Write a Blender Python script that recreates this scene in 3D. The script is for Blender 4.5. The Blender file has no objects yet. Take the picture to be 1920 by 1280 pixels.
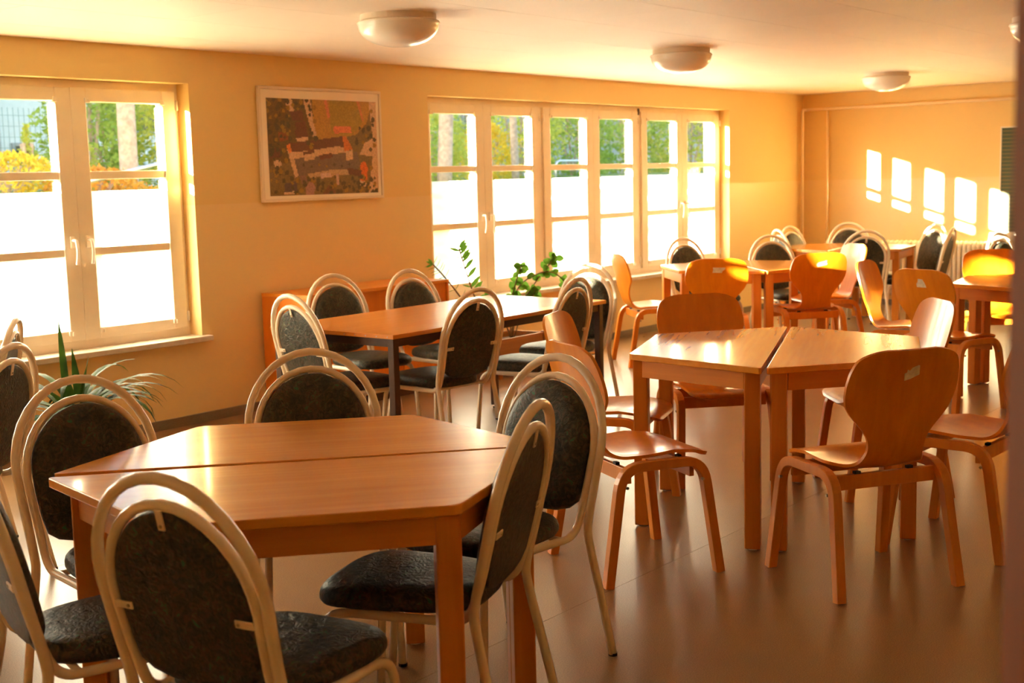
import bpy, bmesh, math, random
from mathutils import Vector, Matrix
R = math.radians
PI = math.pi
random.seed(7)
scn = bpy.context.scene
C = scn.collection

# ------------------------------------------------------------------ camera, light, exposure
H = 2.34                                     # room height
cd = bpy.data.cameras.new('camera'); cam = bpy.data.objects.new('camera', cd); C.objects.link(cam); scn.camera = cam
cd.sensor_width = 36.0; cd.lens = 36.0 * 2400.0 / 1920.0; cd.clip_start = 0.05; cd.clip_end = 500
YAW, PIT, ROL = R(38.89), R(7.33), R(-1.46)
fw = Vector((math.cos(YAW) * math.cos(PIT), math.sin(YAW) * math.cos(PIT), -math.sin(PIT)))
rt = Vector((math.sin(YAW), -math.cos(YAW), 0)); up = rt.cross(fw)
r2 = math.cos(ROL) * rt + math.sin(ROL) * up; u2 = -math.sin(ROL) * rt + math.cos(ROL) * up
M3 = Matrix((r2, u2, -fw)).transposed()
cam.matrix_world = Matrix.Translation((-13.569, -6.618, 1.507)) @ M3.to_4x4()
cd.dof.use_dof = True; cd.dof.focus_distance = 4.6; cd.dof.aperture_fstop = 5.0

scn.view_settings.view_transform = 'Standard'; scn.view_settings.look = 'None'
scn.view_settings.gamma = 1.0; scn.view_settings.use_curve_mapping = False
scn.view_settings.exposure = 3.2
scn.cycles.max_bounces = 14; scn.cycles.diffuse_bounces = 9; scn.cycles.glossy_bounces = 4
scn.cycles.transparent_max_bounces = 12; scn.cycles.transmission_bounces = 6
scn.cycles.caustics_reflective = False; scn.cycles.caustics_refractive = False
scn.cycles.sample_clamp_indirect = 6.0

SUN = Vector((1.0, -0.455, -0.152))
wd = bpy.data.worlds.new('sky'); scn.world = wd; wd.use_nodes = True
wn = wd.node_tree; bgn = wn.nodes['Background']
sky = wn.nodes.new('ShaderNodeTexSky'); sky.sky_type = 'NISHITA'; sky.sun_disc = False
sky.sun_elevation = R(12); sky.sun_rotation = math.atan2(-1.0, 0.455); sky.air_density = 1.0; sky.dust_density = 2.0
wn.links.new(sky.outputs[0], bgn.inputs['Color']); bgn.inputs['Strength'].default_value = 0.155
sl = bpy.data.lights.new('sun', 'SUN'); so = bpy.data.objects.new('sun', sl); C.objects.link(so)
sl.energy = 22.0; sl.color = (1.0, 0.87, 0.66); sl.angle = R(0.6)
so.rotation_euler = SUN.to_track_quat('-Z', 'Y').to_euler(); so.location = (-20, 10, 6)

# ------------------------------------------------------------------ materials
def new_mat(name):
    m = bpy.data.materials.new(name); m.use_nodes = True
    return m, m.node_tree, m.node_tree.nodes['Principled BSDF']
def N(nt, t, **kw):
    n = nt.nodes.new(t)
    for k, v in kw.items(): setattr(n, k, v)
    return n
def ramp(nt, stops):
    r = N(nt, 'ShaderNodeValToRGB'); e = r.color_ramp.elements
    while len(e) < len(stops): e.new(0.5)
    for i, (p, c) in enumerate(stops): e[i].position = p; e[i].color = (*c, 1)
    return r
def coords(nt, scale=(1, 1, 1), kind='Object'):
    tc = N(nt, 'ShaderNodeTexCoord'); mp = N(nt, 'ShaderNodeMapping')
    mp.inputs['Scale'].default_value = scale
    nt.links.new(tc.outputs[kind], mp.inputs['Vector']); return mp.outputs['Vector']
def noise(nt, vec, scale, detail=4, rough=0.55, dist=0.0):
    n = N(nt, 'ShaderNodeTexNoise'); n.inputs['Scale'].default_value = scale; n.inputs['Detail'].default_value = detail
    n.inputs['Roughness'].default_value = rough; n.inputs['Distortion'].default_value = dist
    nt.links.new(vec, n.inputs['Vector']); return n
def bump(nt, b, h, strength, dist=0.01):
    bp = N(nt, 'ShaderNodeBump'); bp.inputs['Strength'].default_value = strength; bp.inputs['Distance'].default_value = dist
    nt.links.new(h, bp.inputs['Height']); nt.links.new(bp.outputs['Normal'], b.inputs['Normal'])
MAT = {}
def plain(name, col, rough=0.5, spec=0.5, metal=0.0, var=0.0, vs=6.0, bmp=0.0, bs=60.0, coat=0.0):
    m, nt, b = new_mat(name)
    b.inputs['Base Color'].default_value = (*col, 1); b.inputs['Roughness'].default_value = rough
    b.inputs['Specular IOR Level'].default_value = spec; b.inputs['Metallic'].default_value = metal
    b.inputs['Coat Weight'].default_value = coat; b.inputs['Coat Roughness'].default_value = 0.12
    v = coords(nt)
    if var:
        n = noise(nt, v, vs)
        r = ramp(nt, [(0.3, tuple(c * (1 - var) for c in col)), (0.7, tuple(min(1, c * (1 + var)) for c in col))])
        nt.links.new(n.outputs['Fac'], r.inputs['Fac']); nt.links.new(r.outputs['Color'], b.inputs['Base Color'])
    if bmp:
        n2 = noise(nt, v, bs); bump(nt, b, n2.outputs['Fac'], bmp, 0.004)
    MAT[name] = m; return m
def wood(name, dark, light, axis=0, rough=0.3, scale=1.0, coat=0.0, grain=30.0, bmp=0.03):
    m, nt, b = new_mat(name)
    sc = [grain * scale] * 3; sc[axis] = 1.6 * scale
    v = coords(nt, tuple(sc))
    n = noise(nt, v, 1.0, 6, 0.6, 0.35)
    sc2 = [5.0 * scale] * 3; sc2[axis] = 0.7 * scale
    n2 = noise(nt, coords(nt, tuple(sc2)), 1.0, 3, 0.5, 1.2)
    mx = N(nt, 'ShaderNodeMath', operation='MULTIPLY_ADD'); mx.inputs[1].default_value = 0.55
    m2 = N(nt, 'ShaderNodeMath', operation='MULTIPLY'); m2.inputs[1].default_value = 0.45
    nt.links.new(n2.outputs['Fac'], m2.inputs[0]); nt.links.new(n.outputs['Fac'], mx.inputs[0]); nt.links.new(m2.outputs[0], mx.inputs[2])
    r = ramp(nt, [(0.32, dark), (0.68, light)])
    nt.links.new(mx.outputs[0], r.inputs['Fac']); nt.links.new(r.outputs['Color'], b.inputs['Base Color'])
    b.inputs['Roughness'].default_value = rough; b.inputs['Coat Weight'].default_value = coat; b.inputs['Coat Roughness'].default_value = 0.08
    if bmp: bump(nt, b, n.outputs['Fac'], bmp, 0.003)
    MAT[name] = m; return m

def wall_paint(name):
    m, nt, b = new_mat(name)
    g = N(nt, 'ShaderNodeNewGeometry'); sx = N(nt, 'ShaderNodeSeparateXYZ'); nt.links.new(g.outputs['Position'], sx.inputs[0])
    cmp_ = N(nt, 'ShaderNodeMath', operation='GREATER_THAN'); cmp_.inputs[1].default_value = 1.38
    nt.links.new(sx.outputs['Z'], cmp_.inputs[0])
    mix = N(nt, 'ShaderNodeMix', data_type='RGBA')
    mix.inputs[6].default_value = (0.81, 0.595, 0.27, 1); mix.inputs[7].default_value = (0.79, 0.565, 0.23, 1)
    nt.links.new(cmp_.outputs[0], mix.inputs[0])
    nt.links.new(mix.outputs[2], b.inputs['Base Color'])
    mr = N(nt, 'ShaderNodeMapRange'); mr.inputs[3].default_value = 0.42; mr.inputs[4].default_value = 0.75
    nt.links.new(cmp_.outputs[0], mr.inputs[0]); nt.links.new(mr.outputs[0], b.inputs['Roughness'])
    n = noise(nt, coords(nt), 110, 4); bump(nt, b, n.outputs['Fac'], 0.06, 0.003)
    MAT[name] = m
wall_paint('wall_paint')
plain('ceiling_paint', (0.84, 0.72, 0.59), 0.6, 0.3, var=0.02, vs=1.5, bmp=0.03)
plain('frame_white', (0.82, 0.71, 0.55), 0.35, 0.5, var=0.03, vs=9)
plain('sill_stone', (0.62, 0.52, 0.42), 0.3, var=0.08, vs=20)
plain('baseboard_grey', (0.22, 0.17, 0.12), 0.4, var=0.2, vs=250)
plain('tube_cream', (0.85, 0.73, 0.56), 0.25, 0.6, var=0.04, vs=14)
plain('clip_cream', (0.82, 0.70, 0.53), 0.4)
plain('rubber_dark', (0.03, 0.025, 0.02), 0.6)
plain('screw_metal', (0.42, 0.34, 0.22), 0.35, metal=0.9)
plain('metal_brown', (0.075, 0.032, 0.016), 0.45, 0.35, var=0.1, vs=30)
plain('white_enamel', (0.83, 0.74, 0.60), 0.35)
plain('pipe_paint', (0.88, 0.69, 0.42), 0.4)
plain('lamp_glass', (0.93, 0.87, 0.78), 0.22, 0.6)
plain('lamp_rim', (0.80, 0.70, 0.58), 0.4)
plain('handle_plastic', (0.85, 0.75, 0.62), 0.3)
plain('paper_residue', (0.70, 0.62, 0.50), 0.8, var=0.15, vs=60)
plain('picture_frame', (0.78, 0.66, 0.50), 0.35)
plain('picture_mat', (0.90, 0.80, 0.64), 0.7)
plain('soil', (0.09, 0.045, 0.025), 0.9, var=0.5, vs=40, bmp=0.6, bs=40)
plain('terracotta', (0.42, 0.16, 0.07), 0.7, var=0.1)
plain('stem_brown', (0.18, 0.10, 0.04), 0.6, var=0.2, vs=60)
plain('bark', (0.46, 0.33, 0.25), 0.85, var=0.3, vs=12, bmp=0.5, bs=30)
plain('grass_ground', (0.13, 0.19, 0.04), 0.95, var=0.4, vs=3)
plain('house_pale', (0.74, 0.80, 0.80), 0.8, var=0.04)
plain('house_light', (0.72, 0.70, 0.66), 0.8, var=0.05)
plain('house_grey', (0.38, 0.36, 0.34), 0.8, var=0.1)
plain('house_roof', (0.20, 0.15, 0.13), 0.8)
plain('window_dark', (0.03, 0.035, 0.04), 0.1)
plain('fence_green', (0.16, 0.24, 0.20), 0.5)
plain('galvanised', (0.50, 0.50, 0.50), 0.35, metal=0.7)
wood('table_laminate', (0.66, 0.225, 0.016), (0.82, 0.335, 0.034), 0, 0.24, coat=0.4, bmp=0.012)
wood('table_solid', (0.58, 0.180, 0.018), (0.74, 0.275, 0.036), 2, 0.35)
wood('apron_wood', (0.58, 0.185, 0.020), (0.74, 0.280, 0.040), 0, 0.35)
wood('chair_ply', (0.62, 0.165, 0.004), (0.80, 0.270, 0.010), 2, 0.28, coat=0.15, grain=22)
wood('chair_leg', (0.60, 0.175, 0.014), (0.76, 0.275, 0.030), 2, 0.34)
wood('desk_laminate', (0.64, 0.205, 0.028), (0.72, 0.26, 0.04), 0, 0.25, coat=0.15, bmp=0.006)
wood('cabinet_wood', (0.68, 0.17, 0.010), (0.82, 0.25, 0.018), 2, 0.35)
wood('cabinet_top', (0.70, 0.21, 0.014), (0.86, 0.31, 0.03), 0, 0.35)
wood('planter_wood', (0.26, 0.10, 0.025), (0.40, 0.17, 0.05), 0, 0.6)
wood('door_wood', (0.20, 0.045, 0.002), (0.28, 0.07, 0.003), 2, 0.75)

def upholstery():
    m, nt, b = new_mat('upholstery')
    v = coords(nt)
    n = noise(nt, v, 38, 5, 0.65, 1.6)
    r = ramp(nt, [(0.34, (0.020, 0.023, 0.016)), (0.48, (0.044, 0.046, 0.032)), (0.58, (0.095, 0.055, 0.042)), (0.67, (0.035, 0.140, 0.065))])
    nt.links.new(n.outputs['Fac'], r.inputs['Fac']); nt.links.new(r.outputs['Color'], b.inputs['Base Color'])
    b.inputs['Roughness'].default_value = 0.40; b.inputs['Specular IOR Level'].default_value = 0.22
    n1 = noise(nt, v, 26, 4, 0.6, 2.5); n2 = noise(nt, v, 150, 3)
    ad = N(nt, 'ShaderNodeMath', operation='MULTIPLY_ADD'); ad.inputs[1].default_value = 0.25
    nt.links.new(n2.outputs['Fac'], ad.inputs[0]); nt.links.new(n1.outputs['Fac'], ad.inputs[2])
    bump(nt, b, ad.outputs[0], 0.55, 0.008); MAT['upholstery'] = m
upholstery()
def lino():
    m, nt, b = new_mat('linoleum')
    v = coords(nt)
    n = noise(nt, v, 260, 3, 0.7); n2 = noise(nt, v, 2.2, 3)
    r = ramp(nt, [(0.33, (0.17, 0.088, 0.032)), (0.5, (0.285, 0.158, 0.064)), (0.68, (0.42, 0.26, 0.115))])
    nt.links.new(n.outputs['Fac'], r.inputs['Fac']); nt.links.new(r.outputs['Color'], b.inputs['Base Color'])
    rr = N(nt, 'ShaderNodeMapRange'); rr.inputs[3].default_value = 0.24; rr.inputs[4].default_value = 0.36
    nt.links.new(n2.outputs['Fac'], rr.inputs[0]); nt.links.new(rr.outputs[0], b.inputs['Roughness'])
    n3 = noise(nt, v, 6, 2); bump(nt, b, n3.outputs['Fac'], 0.04, 0.01); MAT['linoleum'] = m
lino()
def glass():
    m, nt, b = new_mat('window_glass'); nt.nodes.remove(b)
    out = nt.nodes['Material Output']; t = N(nt, 'ShaderNodeBsdfTransparent'); g = N(nt, 'ShaderNodeBsdfGlossy')
    g.inputs['Roughness'].default_value = 0.02; mx = N(nt, 'ShaderNodeMixShader'); mx.inputs[0].default_value = 0.06
    t.inputs['Color'].default_value = (0.96, 0.98, 0.97, 1)
    nt.links.new(t.outputs[0], mx.inputs[1]); nt.links.new(g.outputs[0], mx.inputs[2]); nt.links.new(mx.outputs[0], out.inputs['Surface'])
    MAT['window_glass'] = m
glass()
def film():
    m, nt, b = new_mat('privacy_film'); nt.nodes.remove(b)
    out = nt.nodes['Material Output']; t = N(nt, 'ShaderNodeBsdfTranslucent'); d = N(nt, 'ShaderNodeBsdfDiffuse')
    t.inputs['Color'].default_value = (0.94, 0.92, 0.88, 1); d.inputs['Color'].default_value = (0.9, 0.9, 0.88, 1)
    mx = N(nt, 'ShaderNodeMixShader'); mx.inputs[0].default_value = 0.10
    n = noise(nt, coords(nt, (1, 1, 3)), 7, 4, 0.6, 1.0); bp = N(nt, 'ShaderNodeBump'); bp.inputs['Strength'].default_value = 0.35; bp.inputs['Distance'].default_value = 0.02
    nt.links.new(n.outputs['Fac'], bp.inputs['Height']); nt.links.new(bp.outputs['Normal'], t.inputs['Normal']); nt.links.new(bp.outputs['Normal'], d.inputs['Normal'])
    nt.links.new(t.outputs[0], mx.inputs[1]); nt.links.new(d.outputs[0], mx.inputs[2]); nt.links.new(mx.outputs[0], out.inputs['Surface'])
    MAT['privacy_film'] = m
film()
def leafmat(name, col, col2, trans=0.45, rough=0.4, vs=9):
    m, nt, b = new_mat(name)
    out = nt.nodes['Material Output']; t = N(nt, 'ShaderNodeBsdfTranslucent')
    n = noise(nt, coords(nt), vs, 2); r = ramp(nt, [(0.35, col), (0.65, col2)])
    nt.links.new(n.outputs['Fac'], r.inputs['Fac']); nt.links.new(r.outputs['Color'], b.inputs['Base Color']); nt.links.new(r.outputs['Color'], t.inputs['Color'])
    b.inputs['Roughness'].default_value = rough; b.inputs['Specular IOR Level'].default_value = 0.25
    mx = N(nt, 'ShaderNodeMixShader'); mx.inputs[0].default_value = trans
    nt.links.new(b.outputs[0], mx.inputs[1]); nt.links.new(t.outputs[0], mx.inputs[2]); nt.links.new(mx.outputs[0], out.inputs['Surface'])
    MAT[name] = m
leafmat('leaf_strap', (0.014, 0.038, 0.006), (0.045, 0.10, 0.012), 0.22, 0.5)
leafmat('leaf_zz', (0.08, 0.20, 0.02), (0.17, 0.33, 0.04), 0.5, 0.35)
leafmat('leaf_green', (0.26, 0.38, 0.06), (0.44, 0.54, 0.11), 0.5, 0.5, 2.5)
leafmat('leaf_lime', (0.44, 0.50, 0.07), (0.66, 0.64, 0.13), 0.5, 0.5, 2.5)
leafmat('leaf_yellow', (0.75, 0.48, 0.03), (0.85, 0.66, 0.08), 0.5, 0.5, 4)
leafmat('leaf_orange', (0.75, 0.27, 0.03), (0.85, 0.48, 0.08), 0.5, 0.5, 4)
def staffboard():
    m, nt, b = new_mat('staff_board')
    v = coords(nt); sx = N(nt, 'ShaderNodeSeparateXYZ'); nt.links.new(v, sx.inputs[0])
    w = N(nt, 'ShaderNodeMath', operation='MULTIPLY'); w.inputs[1].default_value = 26.0; nt.links.new(sx.outputs['Z'], w.inputs[0])
    f = N(nt, 'ShaderNodeMath', operation='FRACT'); nt.links.new(w.outputs[0], f.inputs[0])
    g = N(nt, 'ShaderNodeMath', operation='LESS_THAN'); g.inputs[1].default_value = 0.28; nt.links.new(f.outputs[0], g.inputs[0])
    mix = N(nt, 'ShaderNodeMix', data_type='RGBA'); mix.inputs[6].default_value = (0.050, 0.070, 0.022, 1); mix.inputs[7].default_value = (0.16, 0.12, 0.028, 1)
    nt.links.new(g.outputs[0], mix.inputs[0]); nt.links.new(mix.outputs[2], b.inputs['Base Color']); b.inputs['Roughness'].default_value = 0.55
    MAT['staff_board'] = m
staffboard()
def vcol(name):
    m, nt, b = new_mat(name); a = N(nt, 'ShaderNodeVertexColor'); a.layer_name = 'Col'
    nt.links.new(a.outputs['Color'], b.inputs['Base Color']); b.inputs['Roughness'].default_value = 0.45; MAT[name] = m
vcol('printed_photo')

# ------------------------------------------------------------------ mesh helpers
class MB:
    def __init__(s): s.v = []; s.f = []
    def add(s, vs, fs):
        o = len(s.v); s.v += [tuple(v) for v in vs]; s.f += [tuple(i + o for i in f) for f in fs]; return s
    def box(s, x0, x1, y0, y1, z0, z1):
        vs = [(x, y, z) for z in (z0, z1) for y in (y0, y1) for x in (x0, x1)]
        return s.add(vs, [(0, 2, 3, 1), (4, 5, 7, 6), (0, 1, 5, 4), (2, 6, 7, 3), (0, 4, 6, 2), (1, 3, 7, 5)])
    def prism(s, poly, z0, z1):
        n = len(poly); vs = [(x, y, z0) for x, y in poly] + [(x, y, z1) for x, y in poly]
        return s.add(vs, [tuple(range(n))[::-1], tuple(range(n, 2 * n))] + [(i, (i + 1) % n, n + (i + 1) % n, n + i) for i in range(n)])
    def tube(s, pts, r, n=10, closed=False, caps=True):
        return s.sweep(pts, [(r * math.cos(2 * PI * k / n), r * math.sin(2 * PI * k / n)) for k in range(n)], closed, caps)
    def sweep(s, pts, prof, closed=False, caps=True, side=None, radii=None):
        pts = [Vector(p) for p in pts]; n = len(pts); m = len(prof); vs = []; fs = []
        t0 = (pts[1] - pts[0]).normalized()
        if side is None:
            a = Vector((0, 0, 1)) if abs(t0.z) < 0.9 else Vector((1, 0, 0))
            nrm = t0.cross(a).normalized()
        else: nrm = Vector(side)
        for i in range(n):
            if closed: t = (pts[(i + 1) % n] - pts[i - 1]).normalized()
            else: t = (pts[min(i + 1, n - 1)] - pts[max(i - 1, 0)]).normalized()
            nrm = (nrm - t * nrm.dot(t)).normalized(); bn = t.cross(nrm)
            k = radii[i] if radii else 1.0
            for a, b in prof: vs.append(pts[i] + nrm * a * k + bn * b * k)
        for i in range(n if closed else n - 1):
            j = (i + 1) % n
            for k in range(m):
                k2 = (k + 1) % m; fs.append((i * m + k, i * m + k2, j * m + k2, j * m + k))
        if caps and not closed:
            fs.append(tuple(range(m))[::-1]); fs.append(tuple((n - 1) * m + k for k in range(m)))
        return s.add(vs, fs)
    def lathe(s, prof, n=32):
        vs = [(r * math.cos(2 * PI * k / n), r * math.sin(2 * PI * k / n), z) for r, z in prof for k in range(n)]
        fs = [(i * n + k, i * n + (k + 1) % n, (i + 1) * n + (k + 1) % n, (i + 1) * n + k) for i in range(len(prof) - 1) for k in range(n)]
        return s.add(vs, fs)
    def mesh(s, name, mat, smooth=False, bev=0.0, seg=2):
        me = bpy.data.meshes.new(name); me.from_pydata(s.v, [], s.f)
        bm = bmesh.new(); bm.from_mesh(me); bmesh.ops.recalc_face_normals(bm, faces=bm.faces)
        if bev:
            ed = [e for e in bm.edges if len(e.link_faces) == 2 and e.calc_face_angle(0) > 0.5]
            bmesh.ops.bevel(bm, geom=ed, offset=bev, segments=seg, affect='EDGES', profile=0.5)
        bm.to_mesh(me); bm.free()
        me.materials.append(MAT[mat])
        if smooth: me.shade_smooth()
        elif bev: me.shade_flat()
        return me
def obj(name, me, parent=None, loc=None, rotz=None):
    o = bpy.data.objects.new(name, me); C.objects.link(o)
    if parent is not None: o.parent = parent
    if loc is not None: o.location = loc
    if rotz is not None: o.rotation_euler = (0, 0, rotz)
    return o
def thing(name, label, cat, loc=(0, 0, 0), rotz=0, group=None):
    o = obj(name, None, None, loc, rotz); o.empty_display_size = 0.1
    return tag(o, label, cat, group)
def tag(o, label, cat, group=None):
    o['label'] = label; o['category'] = cat
    if group: o['group'] = group
    return o
def struct(o, label=None):
    o['kind'] = 'structure'
    if label: o['label'] = label
    return o
def dup(root, label, loc, rotz, group=None):
    r = root.copy(); C.objects.link(r); r.location = loc; r.rotation_euler = (0, 0, rotz); r['label'] = label
    if group: r['group'] = group
    for ch in list(root.children):
        c = ch.copy(); C.objects.link(c); c.parent = r
        for g in list(ch.children):
            d = g.copy(); C.objects.link(d); d.parent = c
    return r
def catmull(pts, n=8):
    P = [Vector(p) for p in pts]; P = [P[0] * 2 - P[1]] + P + [P[-1] * 2 - P[-2]]; out = []
    for i in range(1, len(P) - 2):
        for k in range(n):
            t = k / n; a, b, c, d = P[i - 1], P[i], P[i + 1], P[i + 2]
            out.append(0.5 * ((2 * b) + (c - a) * t + (2 * a - 5 * b + 4 * c - d) * t * t + (3 * b - a - 3 * c + d) * t ** 3))
    out.append(P[-2]); return out
def fillet(pts, r, n=6):
    P = [Vector(p) for p in pts]; out = [P[0]]
    for i in range(1, len(P) - 1):
        a = (P[i - 1] - P[i]); b = (P[i + 1] - P[i]); d = min(r, a.length * 0.49, b.length * 0.49)
        A = P[i] + a.normalized() * d; B = P[i] + b.normalized() * d
        for k in range(n + 1):
            t = k / n; out.append(A * (1 - t) ** 2 + P[i] * 2 * t * (1 - t) + B * t * t)
    out.append(P[-1]); return out

# ------------------------------------------------------------------ room shell
XL, YB = -15.0, -7.7
ZS, ZH = 0.552, 2.132                       # window sill and head height
W1 = (-13.104, -8.504); W2 = (-6.306, -1.702)
WT = 0.30                                   # wall thickness
m = MB()
for x0, x1, z0, z1 in ((XL - .2, W1[0], 0, H), (W1[1], W2[0], 0, H), (W2[1], 0.2, 0, H),
                       (W1[0], W1[1], 0, ZS), (W2[0], W2[1], 0, ZS), (W1[0], W1[1], ZH, H), (W2[0], W2[1], ZH, H)):
    m.box(x0, x1, 0, WT, z0, z1)
struct(obj('wall_window', m.mesh('wall_window', 'wall_paint')), 'apricot plaster wall with the two window bands')
struct(obj('wall_end', MB().box(0, 0.2, YB, 0, 0, H).mesh('wall_end', 'wall_paint')), 'apricot end wall with sun patches')
struct(obj('wall_left', MB().box(XL - .2, XL, YB, 0, 0, H).mesh('wall_left', 'wall_paint')))
struct(obj('wall_back', MB().box(XL - .2, 0.2, YB - .2, YB, 0, H).mesh('wall_back', 'wall_paint')))
floor = struct(obj('floor', MB().box(XL - .2, 0.2, YB - .2, WT, -0.2, -0.004).mesh('floor', 'baseboard_grey')), 'speckled brown linoleum floor with faint sheet seams')
y = -0.04; k = 0
edges = [0.0, -2.04, -4.04, -6.04, YB]
for a, b in zip(edges[:-1], edges[1:]):
    obj('linoleum_sheet', MB().box(XL, 0, b + .0008, a - .0008, -0.004, 0).mesh('linoleum_sheet', 'linoleum'), floor)
ceil = struct(obj('ceiling', MB().box(XL - .2, 0.2, YB - .2, WT, H + 0.012, H + 0.2).mesh('ceiling', 'ceiling_paint')), 'pale ceiling of flush painted panels')
pm = {}
def panel_mesh(w, l):
    key = (round(w, 3), round(l, 3))
    if key not in pm: pm[key] = MB().box(0, w, -l, 0, 0, 0.012).mesh('ceiling_panel', 'ceiling_paint')
    return pm[key]
ys = [0.0, -0.5] + [-0.5 - 0.65 * i for i in range(1, 12)]; ys = [v for v in ys if v > YB + .1] + [YB]
for i, (a, b) in enumerate(zip(ys[:-1], ys[1:])):
    x = XL
    while x < -0.01:
        w = 2.5 if x > XL else (1.4 + 0.83 * (i % 3))
        w = min(w, -x)
        obj('ceiling_panel', panel_mesh(w - .0025, a - b - .0025), ceil, (x, a, H)); x += w
# skirting and sills
m = MB().box(XL, W1[0] * 0 - 0.0, -0.014, 0, 0, 0.062)
struct(obj('baseboard_window', m.mesh('baseboard_window', 'baseboard_grey', bev=.003)), 'grey speckled skirting under the windows')
struct(obj('baseboard_end', MB().box(-0.014, 0, YB, -0.014, 0, 0.062).mesh('baseboard_end', 'baseboard_grey', bev=.003)))
for i, (a, b) in enumerate((W1, W2)):
    struct(obj('trim_%d' % (i + 1), MB().box(a - .03, b + .045, -0.06, 0.118, ZS - .03, ZS + .004).mesh('window_sill', 'sill_stone', bev=.004)), 'stone window sill board')

# ------------------------------------------------------------------ windows
YF, YG, YO = 0.118, 0.142, 0.167             # frame face, glass plane, outer face of stiles
def sash_parts():
    d = {}
    x0, x1, z0, z1 = -0.369, 0.369, ZS + .055, ZH - .045
    px0, px1 = -0.268, 0.268; zb, zt = 0.672, 2.008
    m = MB().box(x0, px0, YF - .018, YO, z0, z1).box(px1, x1, YF - .018, YO, z0, z1)
    m.box(px0, px1, YF - .018, YO, z0, zb).box(px0, px1, YF - .018, YO, zt, z1)
    d['sash'] = m.mesh('sash', 'frame_white', bev=.004)
    d['bar'] = [MB().box(px0, px1, YF - .01, YG + .02, z - .024, z + .024).mesh('glazing_bar', 'frame_white', bev=.004) for z in (1.578, 1.128)]
    d['pane'] = [MB().box(px0, px1, YG, YG + .004, a, b).mesh('pane', 'window_glass') for a, b in ((zb, 1.108), (1.148, 1.558), (1.598, zt))]
    def filmmesh(a, b, seed):
        rnd = random.Random(seed); nx, nz = 26, 26; vs = []; fs = []
        ph = [rnd.uniform(0, 6) for _ in range(8)]
        for j in range(nz + 1):
            for i in range(nx + 1):
                x = px0 + .001 + (px1 - px0 - .002) * i / nx; z = a + .001 + (b - a - .002) * j / nz
                w = .0035 * math.sin(31 * z + ph[0] + 5 * x) + .003 * math.sin(57 * z + ph[1] - 9 * x) + .002 * math.sin(83 * z + 23 * x + ph[2])
                w *= min(1, 6 * min(j / nz, 1 - j / nz) + .1)
                vs.append((x, YG - .008 + w, z))
        for j in range(nz):
            for i in range(nx): fs.append((j * (nx + 1) + i, j * (nx + 1) + i + 1, (j + 1) * (nx + 1) + i + 1, (j + 1) * (nx + 1) + i))
        return MB().add(vs, fs).mesh('privacy_film', 'privacy_film', smooth=True)
    d['film'] = [[filmmesh(zb, 1.108, s), filmmesh(1.150, 1.486, s + 50)] for s in range(3)]
    d['film_strip'] = None
    m = MB().box(-0.012, 0.012, -0.012, 0, -0.018, 0.012).box(0.004, 0.018, -.02, -.006, -.018, .004)
    d['clip'] = m.mesh('blind_clip', 'handle_plastic', bev=.002)
    # tilt handle: rosette plus curved lever
    m = MB().box(-.016, .016, -.010, 0, -.036, .036)
    d['rose'] = m.mesh('handle', 'handle_plastic', bev=.006, seg=3)
    pts = catmull([(0, -.008, .01), (0, -.03, .012), (0, -.044, .004), (.004, -.047, -.04), (.003, -.044, -.09), (.0, -.038, -.13)], 5)
    d['lever'] = MB().sweep(pts, [(.009 * math.cos(t), .008 * math.sin(t)) for t in [2 * PI * i / 10 for i in range(10)]]).mesh('handle_lever', 'handle_plastic', smooth=True)
    d['hinge'] = MB().tube([(0, 0, -.03), (0, 0, .03)], .008, 8).mesh('hinge', 'handle_plastic', smooth=True)
    return d
SP = sash_parts()
def build_window(name, a, b, handles, label):
    # fixed frame, one post between each pair of sashes
    m = MB()
    m.box(a, b, YF, YF + .06, ZS, ZS + .06).box(a, b, YF, YF + .06, ZH - .05, ZH)
    n = 3; pw = (b - a) / n
    m.box(a, a + .032, YF, YF + .06, ZS + .06, ZH - .05).box(b - .032, b, YF, YF + .06, ZS + .06, ZH - .05)
    for i in range(1, n): m.box(a + i * pw - .028, a + i * pw + .028, YF, YO, ZS + .06, ZH - .05)
    w = struct(obj(name, m.mesh('window_frame', 'frame_white', bev=.003)), label)
    for i in range(n):
        for s in (-1, 1):
            cx = a + (i + .5) * pw + s * .3695
            sh = obj('sash', SP['sash'], w, (cx, 0, 0))
            for b_ in SP['bar']: obj('glazing_bar', b_, sh)
            for p_ in SP['pane']: obj('pane', p_, sh)
            for f_ in SP['film'][(i * 2 + (s > 0)) % 3]: obj('privacy_film', f_, sh)
            for (ex, ez) in ((-.268, 2.018), (.262, 2.018), (-.262, .660), (.268, .660)): obj('blind_clip', SP['clip'], sh, (ex, YF - .018, ez))
            obj('hinge', SP['hinge'], sh, (s * .372, YF - .024, 2.0)); obj('hinge', SP['hinge'], sh, (s * .372, YF - .024, .68))
            if (i, s) in handles:
                obj('handle', SP['rose'], sh, (-s * .318, YF - .019, 1.19)); obj('handle_lever', SP['lever'], sh, (-s * .318, YF - .019, 1.19))
build_window('window_1', *W1, [(2, -1), (2, 1), (1, -1), (1, 1)], 'cream double casement window with frosted lower panes')
build_window('window_2', *W2, [(0, -1), (0, 1), (2, -1), (2, 1)], 'long six-sash cream window with frosted lower panes')

obj('latch', MB().box(-.012, .012, -.012, 0, -.03, .03).mesh('latch', 'metal_brown', bev=.003), bpy.data.objects['window_2'], (-3.237, YF, 2.085))

# door frame post beside the camera
dj = struct(obj('door_1', MB().box(0, 0.16, 0, 0.05, 0, H - .001).mesh('door_jamb', 'door_wood', bev=.004), None, (-12.6447, -6.3442, 0), R(-51.1)), 'brown wooden door frame post at the right edge')

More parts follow.
